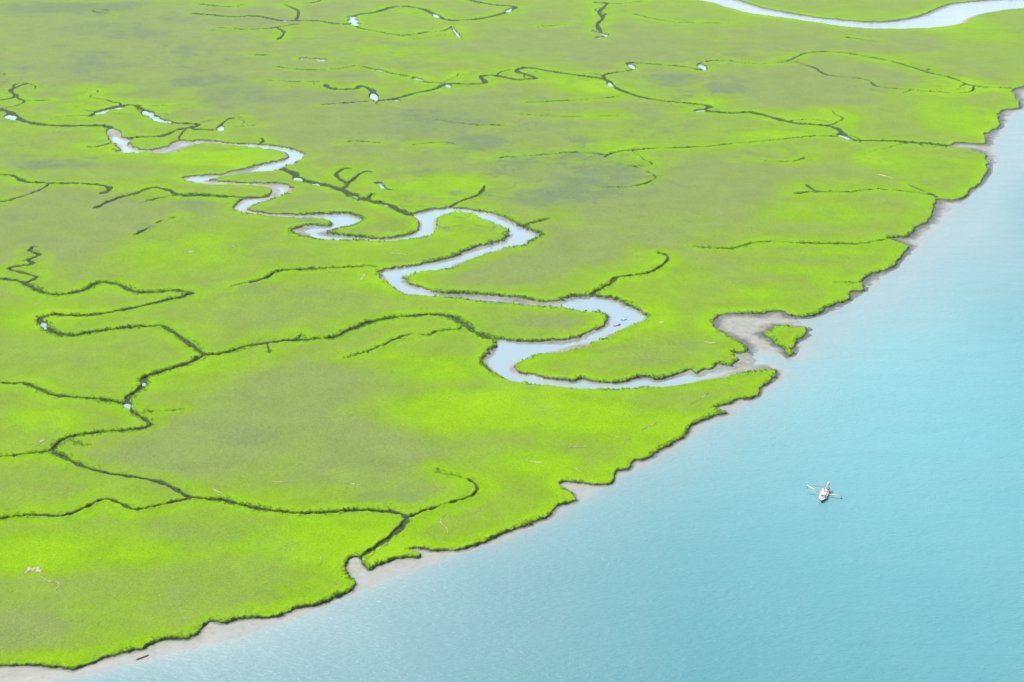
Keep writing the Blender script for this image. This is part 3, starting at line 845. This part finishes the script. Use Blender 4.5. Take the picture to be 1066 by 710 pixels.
r_ = bmesh.ops.extrude_face_region(bm, geom=list(bm.faces))
bmesh.ops.translate(bm, vec=(0, 0, -0.12), verts=[g_ for g_ in r_["geom"] if isinstance(g_, bmesh.types.BMVert)])
link("deck", bm, m_white, boat)
bm = bmesh.new()
for sg in (-1, 1):
    tube(bm, [(sg * s_[1], s_[0], s_[3] - 0.06) for s_ in st_], 0.26, 6)
tube(bm, [(-st_[0][1], st_[0][0], st_[0][3] + .06), (st_[0][1], st_[0][0], st_[0][3] + .06)], 0.15, 6)
link("bulwark_rail", bm, m_white, boat)
# wheelhouse
bm = bmesh.new()
box(bm, (0, 2.7, 2.25), (2.9, 3.6, 2.2), 0.12)
box(bm, (0, 0.35, 1.85), (2.9, 1.4, 1.5), 0.1)
wh = link("wheelhouse", bm, m_white, boat)
bm = bmesh.new(); box(bm, (0, 2.75, 3.42), (3.15, 4.1, 0.16), 0.05)
link("roof", bm, m_white, wh)
for k in range(5):
    bm = bmesh.new(); box(bm, (-1.1 + .55 * k, 4.51, 2.75), (0.42, 0.06, 0.6), 0.01)
    link("window", bm, m_glass, wh)
for sg in (-1, 1):
    for k in range(2):
        bm = bmesh.new(); box(bm, (sg * 1.46, 3.6 - 1.3 * k, 2.75), (0.06, 0.8, 0.55), 0.01)
        link("window", bm, m_glass, wh)
bm = bmesh.new(); box(bm, (0, 6.4, 2.05), (1.3, 1.3, 0.3), 0.06); box(bm, (0, 6.4, 2.24), (1.1, 1.1, 0.1), 0.03)
link("hatch", bm, m_steel, boat)
# mast, boom, gallows
bm = bmesh.new(); tube(bm, [(0, -0.7, 0.9), (0, -0.85, 5.2), (0, -0.95, 8.6)], [0.24, 0.2, 0.13], 10)
mast = link("mast", bm, m_coral, boat, True)
bm = bmesh.new(); box(bm, (0, -0.95, 7.6), (1.6, 0.2, 0.2), 0.04)
link("crosstree", bm, m_coral, mast)
bm = bmesh.new(); tube(bm, [(0, -1.0, 3.2), (-0.7, -5.0, 5.0), (-1.3, -8.6, 6.4)], [0.2, 0.18, 0.13], 8)
link("boom", bm, m_coral, boat, True)
bm = bmesh.new()
for sg in (-1, 1):
    tube(bm, [(sg * 1.85, -1.2, 1.0), (sg * 1.7, -1.2, 3.2), (0, -1.0, 3.6)], 0.22, 8)
link("gallows_frame", bm, m_coral, boat, True)
bm = bmesh.new()
tube(bm, [(-1.75, -6.8, .9), (-1.5, -6.9, 2.7), (1.5, -6.9, 2.7), (1.75, -6.8, .9)], 0.2, 8)
link("stern_frame", bm, m_coral, boat, True)
bm = bmesh.new()
bmesh.ops.create_cone(bm, cap_ends=True, segments=14, radius1=0.5, radius2=0.5, depth=1.8, matrix=Matrix.Translation((0, -2.3, 1.5)) @ Matrix.Rotation(math.pi / 2, 4, 'Y'))
for sg in (-1, 1):
    bmesh.ops.create_cone(bm, cap_ends=True, segments=14, radius1=0.75, radius2=0.75, depth=0.1, matrix=Matrix.Translation((sg * 0.95, -2.3, 1.5)) @ Matrix.Rotation(math.pi / 2, 4, 'Y'))
link("winch", bm, m_coral, boat)
bm = bmesh.new(); box(bm, (0.1, -4.4, 1.1), (2.6, 2.4, 0.5), 0.08); box(bm, (0.1, -4.4, 1.38), (2.2, 2.0, 0.1), 0.03)
link("hold_cover", bm, m_coral, boat)
# net bag at the boom end and the blue net hanging under it
bm = bmesh.new()
prof = [(0.05, 6.6), (0.35, 6.2), (0.75, 5.5), (0.95, 4.9), (0.8, 4.3), (0.3, 3.95)]
rings = []
for (r__, z__) in prof:
    rings.append([bm.verts.new((-1.4 + r__ * math.cos(a_ * math.pi / 6) * (1 + .12 * math.sin(3 * a_)), -8.9 + r__ * math.sin(a_ * math.pi / 6), z__)) for a_ in range(12)])
for a, b in zip(rings[:-1], rings[1:]):
    for k in range(12):
        bm.faces.new((a[k], a[(k + 1) % 12], b[(k + 1) % 12], b[k]))
bm.faces.new(rings[0]); bm.faces.new(rings[-1][::-1])
link("net_bag", bm, m_bag, boat, True)
bm = bmesh.new()
tube(bm, [(-0.5, -1.8, 4.6), (-1.6, -4.2, 3.4), (-2.1, -6.6, 2.5), (-1.9, -7.9, 1.8)], [0.2, 0.55, 0.75, 0.4], 10)
tube(bm, [(-1.5, -8.2, 4.2), (-1.8, -7.6, 2.9), (-1.9, -7.4, 1.5)], [0.15, 0.35, 0.5], 10)
link("hanging_net", bm, m_net, boat, True)
# outriggers
for sg, tipz in ((1, 5.6), (-1, 1.9)):                  # boat +X is on the left of the picture
    bm = bmesh.new(); tube(bm, [(sg * 2.05, -0.6, 1.6), (sg * 6.2, -0.75, (1.6 + tipz) / 2 + .1), (sg * 11.0, -1.0, tipz)], [0.32, 0.29, 0.24], 8)
    og = link("outrigger", bm, m_pole, boat, True)
    bm = bmesh.new()
    box(bm, (sg * 10.8, -1.0, tipz - 1.3), (0.16, 1.6, 1.1), 0.03)
    tube(bm, [(sg * 10.8, -1.5, tipz - .8), (sg * 10.8, -1.0, tipz), (sg * 10.8, -.5, tipz - .8)], 0.05, 5)
    link("trawl_door", bm, m_wood, og)
    bm = bmesh.new()
    tube(bm, [(0, -0.95, 8.3), (sg * 10.9, -1.0, tipz + .1)], 0.05, 5)
    tube(bm, [(0, -0.95, 7.0), (sg * 6.4, -0.8, (1.6 + tipz) / 2 + .2)], 0.05, 5)
    tube(bm, [(sg * 0.6, 8.4, 2.3), (sg * 10.0, -.9, tipz - .2)], 0.045, 5)
    link("stay", bm, m_rope, og)
bm = bmesh.new()
tube(bm, [(10.4, -1.1, 5.4), (5.0, -4.4, 4.4), (0.8, -7.4, 2.9)], 0.11, 6)
link("tow_line", bm, m_net, boat)
bm = bmesh.new()
tube(bm, [(0, -0.95, 8.4), (-1.3, -8.6, 6.5)], 0.05, 5)
tube(bm, [(0, -0.9, 8.2), (0, 9.0, 2.6)], 0.05, 5)
link("rigging", bm, m_rope, boat)
bm = bmesh.new()
bmesh.ops.create_uvsphere(bm, u_segments=12, v_segments=8, radius=0.42, matrix=Matrix.Translation((-1.6, -4.8, 1.35)))
bmesh.ops.create_uvsphere(bm, u_segments=12, v_segments=8, radius=0.42, matrix=Matrix.Translation((-1.5, -5.9, 1.3)))
link("float", bm, m_coral, boat, True)

# ------------------------------------------------------------------ two small boats in the creek bend
def skiff(name, px, py, ang, L, B, m_hull, m_in, label, seats, motor):
    x, y = ground(px, py, 0)
    o = empty(name, (x, y, 0), ang, label, "boat")
    s_ = []
    for i in range(9):
        t = i / 8
        hb = B / 2 * (1 - max(0, (t - .45) / .55) ** 2.2) * (.85 + .15 * min(1, t / .3))
        s_.append((-L / 2 + L * t, max(hb, .04), -.15 + .2 * max(0, (t - .7) / .3) ** 2, .55 + .25 * t * t))
    link("hull", loft_hull(s_, 5), m_hull, o, True)
    bm = bmesh.new()
    for a, b in zip(s_[:-1], s_[1:]):
        bm.faces.new([bm.verts.new((sg * max(q[1] - .08, .01), q[0], .42)) for q, sg in ((a, -1), (a, 1), (b, 1), (b, -1))])
    bmesh.ops.remove_doubles(bm, verts=bm.verts, dist=0.001)
    link("floorboards", bm, m_in, o)
    bm = bmesh.new()
    for sg in (-1, 1):
        tube(bm, [(sg * q[1], q[0], q[3] + .02) for q in s_], .07, 5)
    link("gunwale", bm, m_in, o)
    for k in range(seats):
        bm = bmesh.new(); yy = -L * .3 + k * L * .28
        box(bm, (0, yy, .58), (B * .8, .45, .08), .01)
        link("thwart", bm, m_white, o)
    if motor:
        bm = bmesh.new()
        box(bm, (0, -L / 2 - .22, .85), (.4, .45, .6), .08); box(bm, (0, -L / 2 - .25, .2), (.14, .22, .9), .02)
        link("outboard_motor", bm, m_steel, o)
    return o


m_blue = simple("bright_blue_paint", (0.03, 0.26, 0.42), 0.4, 0.5)
m_brown = simple("brown_painted_wood", (0.085, 0.050, 0.042), 0.6, 0.3, 0.25)
m_pink = simple("faded_pink_boards", (0.20, 0.145, 0.125), 0.7, 0.3)
skiff("skiff", 650, 332.6, math.radians(-48), 5.4, 2.0, m_blue, m_blue, "small bright blue and white skiff floating in the creek bend", 3, True)
skiff("rowing_boat", 642.6, 338.8, math.radians(-62), 6.6, 1.7, m_brown, m_pink, "narrow dark brown rowing boat near the grassy bank of the creek bend", 2, False)

# ------------------------------------------------------------------ driftwood on the beach
x0, y0 = ground(142, 687.2, .1); x1, y1 = ground(155.3, 682.2, .1)
z0 = height_at(x0, y0); z1 = height_at(x1, y1)
bm = bmesh.new()
P0 = Vector((x0, y0, max(z0, 0) + .22)); P1 = Vector((x1, y1, max(z1, 0) + .3))
mid = (P0 + P1) / 2
lg = bpy.data.objects.new("driftwood_log", None)
tube(bm, [(P0 - mid), (P0 - mid) * .45 + Vector((0, .15, .03)), (P1 - mid) * .4 + Vector((0, -.1, .05)), (P1 - mid)], [.36, .34, .28, .16], 9)
for t_, a_ in ((.3, 1), (-.2, -1), (.6, 1)):
    q = (P1 - mid) * t_
    tube(bm, [q, q + Vector((.3, .6 * a_, .35)), q + Vector((.5, 1.1 * a_, .75))], [.12, .09, .04], 6)
lg = link("driftwood_log", bm, m_wood, None, True)
lg.location = mid
tag(lg, "dark driftwood log with broken branches lying on the muddy beach", "driftwood")

# ------------------------------------------------------------------ mats of dead reeds
m_reed, nt, bs = new_mat("dead_reeds")
tc = N(nt, "ShaderNodeTexCoord").outputs["Object"]
f = noise(nt, 1.2, 4, .7, tc)
nt.links.new(ramp(nt, f, [(.25, (.115, .135, .055)), (.55, (.19, .18, .11)), (.8, (.25, .23, .17))]), bs.inputs["Base Color"])
bs.inputs["Roughness"].default_value = .95

GROUP = "mats of dead reeds on the marsh"
MATS = [
([(25,597),(31,592),(38,592.5),(44,597)], 4.5, "largest pale mat of dead reeds, ragged, in the marsh at the lower left"),
([(43,600),(50,604),(60,605.5),(61,610),(57,614),(61,617)], 1.0, "crooked thin trail of dead reeds leading away from the largest pale mat"),
([(466,555),(465,549),(460,545),(459,540),(464,535.5)], 1.3, "hooked pale strip of dead reeds right of the lowest creek mouth"),
([(332,589),(335,584),(334,579)], .8, "short upright strip of dead reeds left of the lowest creek mouth"),
([(547,478),(556,480),(565,482)], 1.2, "straight pale strip of dead reeds in the brightest grass above the small mud inlet"),
([(597,486),(601,488.5),(605,491)], 1.1, "small slanting mat of dead reeds closest above the small mud inlet"),
([(637,452.5),(645,454.5)], .8, "short faint dash of dead reeds left of the forked mat in the bright grass"),
([(651,460),(655,456),(652,454.5)], 1.3, "small forked mat of dead reeds in the bright grass near the shore"),
([(668,447.5),(675,443.5),(683,440)], 1.0, "slanting pale strip of dead reeds close to the open shore"),
([(591,465),(603,464.5),(611,464)], .8, "long faint dash of dead reeds across the middle of the bright grass"),
([(492,534),(498,530.5),(503,531)], 1.1, "small pale mat of dead reeds beside the curled end of the side creek"),
([(752,399.5),(755,398)], 1.4, "pale knot of dead reeds on the pointed spit beside the creek mouth"),
([(719,420.5),(728,415.5),(738,408)], .7, "broken thin line of dead reeds along the pointed spit"),
([(733,354.5),(740,356.5),(745,356)], 1.2, "pale mat of dead reeds in the grass left of the mudflat"),
([(685,336),(691,334.5)], 1.5, "tan mat of dead reeds right of the creek bend that holds the boats"),
([(39,463),(43,459),(46,457)], 1.5, "pale slanting mat of dead reeds beside a creek fork at the left edge"),
([(221,508),(226,511),(232,513)], 1.2, "small pale mat of dead reeds just above the long lower creek"),
([(375,292),(378,288),(380,285)], 1.6, "pinkish pale mat of dead reeds left of the broad creek bend"),
([(403,262.5),(414,263.5),(424,265)], 1.0, "long pale streak of dead reeds inside the upper creek loop"),
([(189,262.5),(197,262),(203,261)], 1.2, "thin pale streak of dead reeds in the green field left of the meanders"),
([(241,256),(244,256)], 1.5, "tiny round tan mat of dead reeds left of the meanders"),
([(914,181),(922,183),(930,185)], 1.6, "grey streak of dead reeds in the grass north of the narrow right inlet"),
([(355,502),(366,503),(380,505)], .8, "long faint line of dead reeds above the lower creek junction"),
([(281,500.5),(291,501),(303,502)], .8, "faint broken line of dead reeds left of the long line over the lower creek"),
([(520,272),(524,274)], .1, None),
]
for pts, wpx, lab in MATS:
    if lab is None: continue
    a = catmull(pts, 9)
    w = to_world(a, 2.0)
    cx, cy = w.mean(0)
    bm = bmesh.new()
    n = len(w); rows = []
    dep = math.atan(H / cy); pxm = cy / math.cos(dep) / FPX
    hwm = wpx * pxm * 0.8
    seed = random.random() * 100
    for i, (x, y) in enumerate(w):
        t = i / (n - 1)
        dr = w[min(i + 1, n - 1)] - w[max(i - 1, 0)]
        dr = dr / (np.linalg.norm(dr) + 1e-9)
        pr = np.array([-dr[1], dr[0]])
        wd = hwm * (0.35 + 0.75 * math.sin(math.pi * min(max(t, .06), .94)) ** .6) * (0.15 + 1.3 * random.random() ** 1.5)
        row = []
        for k, o_ in enumerate((-1, -.55, 0, .55, 1)):
            q = np.array([x, y]) + pr * wd * (o_ + random.uniform(-.22, .22)) * (1.0 if abs(pr[0]) > abs(pr[1]) else 1.35)
            base = height_at(q[0], q[1])
            zz = base + (.34 - .26 * o_ * o_) * random.uniform(.7, 1.25) + .08
            row.append(bm.verts.new((q[0] - cx, q[1] - cy, zz)))
        rows.append(row)
    for A_, B_ in zip(rows[:-1], rows[1:]):
        for k in range(4):
            if random.random() < .86 or len(rows) < 8:
                bm.faces.new((A_[k], A_[k + 1], B_[k + 1], B_[k]))
    ex = bmesh.ops.extrude_face_region(bm, geom=list(bm.faces))
    bmesh.ops.translate(bm, vec=(0, 0, -.3), verts=[g_ for g_ in ex["geom"] if isinstance(g_, bmesh.types.BMVert)])
    o = link("reed_mat", bm, m_reed)
    o.location = (cx, cy, 0)
    tag(o, lab, "reed mat", GROUP)

# ------------------------------------------------------------------ air
m_haze = bpy.data.materials.new("haze_air"); m_haze.use_nodes = True
nt = m_haze.node_tree
for n in list(nt.nodes): nt.nodes.remove(n)
out = nt.nodes.new("ShaderNodeOutputMaterial"); pv = nt.nodes.new("ShaderNodeVolumePrincipled")
pv.inputs["Color"].default_value = (0.88, 0.92, 0.95, 1)
pv.inputs["Density"].default_value = 0.000021
pv.inputs["Anisotropy"].default_value = 0.2
nt.links.new(pv.outputs[0], out.inputs["Volume"])
bm = bmesh.new(); box(bm, (0, 29000, (H + 30 - 4) / 2), (64000, 64000, H + 34))
hz = link("haze", bm, m_haze); hz["kind"] = "stuff"

# ------------------------------------------------------------------ light
EL = math.radians(61)
az = Vector((-0.86, 0.51, 0)).normalized()
to_sun = Vector((az.x * math.cos(EL), az.y * math.cos(EL), math.sin(EL)))
sd = bpy.data.lights.new("sun", 'SUN'); sd.energy = 4.0; sd.angle = math.radians(0.53); sd.color = (1.0, 0.965, 0.91)
so = bpy.data.objects.new("sun", sd); COL.objects.link(so)
so.rotation_euler = to_sun.to_track_quat('Z', 'Y').to_euler()
so.location = (0, 0, 900)
world = bpy.data.worlds.new("World"); scn.world = world; world.use_nodes = True
wn = world.node_tree
for n in list(wn.nodes): wn.nodes.remove(n)
wo = wn.nodes.new("ShaderNodeOutputWorld"); bg = wn.nodes.new("ShaderNodeBackground"); sk = wn.nodes.new("ShaderNodeTexSky")
sk.sky_type = 'NISHITA'; sk.sun_disc = False
sk.sun_elevation = EL; sk.sun_rotation = math.atan2(az.x, az.y)
sk.air_density = 1.0; sk.dust_density = 1.5; sk.altitude = 200
bg.inputs[1].default_value = 0.12
wn.links.new(sk.outputs[0], bg.inputs[0]); wn.links.new(bg.outputs[0], wo.inputs[0])

vsn = scn.view_settings
scn.display_settings.display_device = 'sRGB'
vsn.view_transform = 'Standard'; vsn.look = 'None'; vsn.gamma = 1.0; vsn.use_curve_mapping = False
vsn.exposure = 1.5
scn.cycles.use_denoising = True
scn.cycles.max_bounces = 6
scn.cycles.volume_bounces = 0
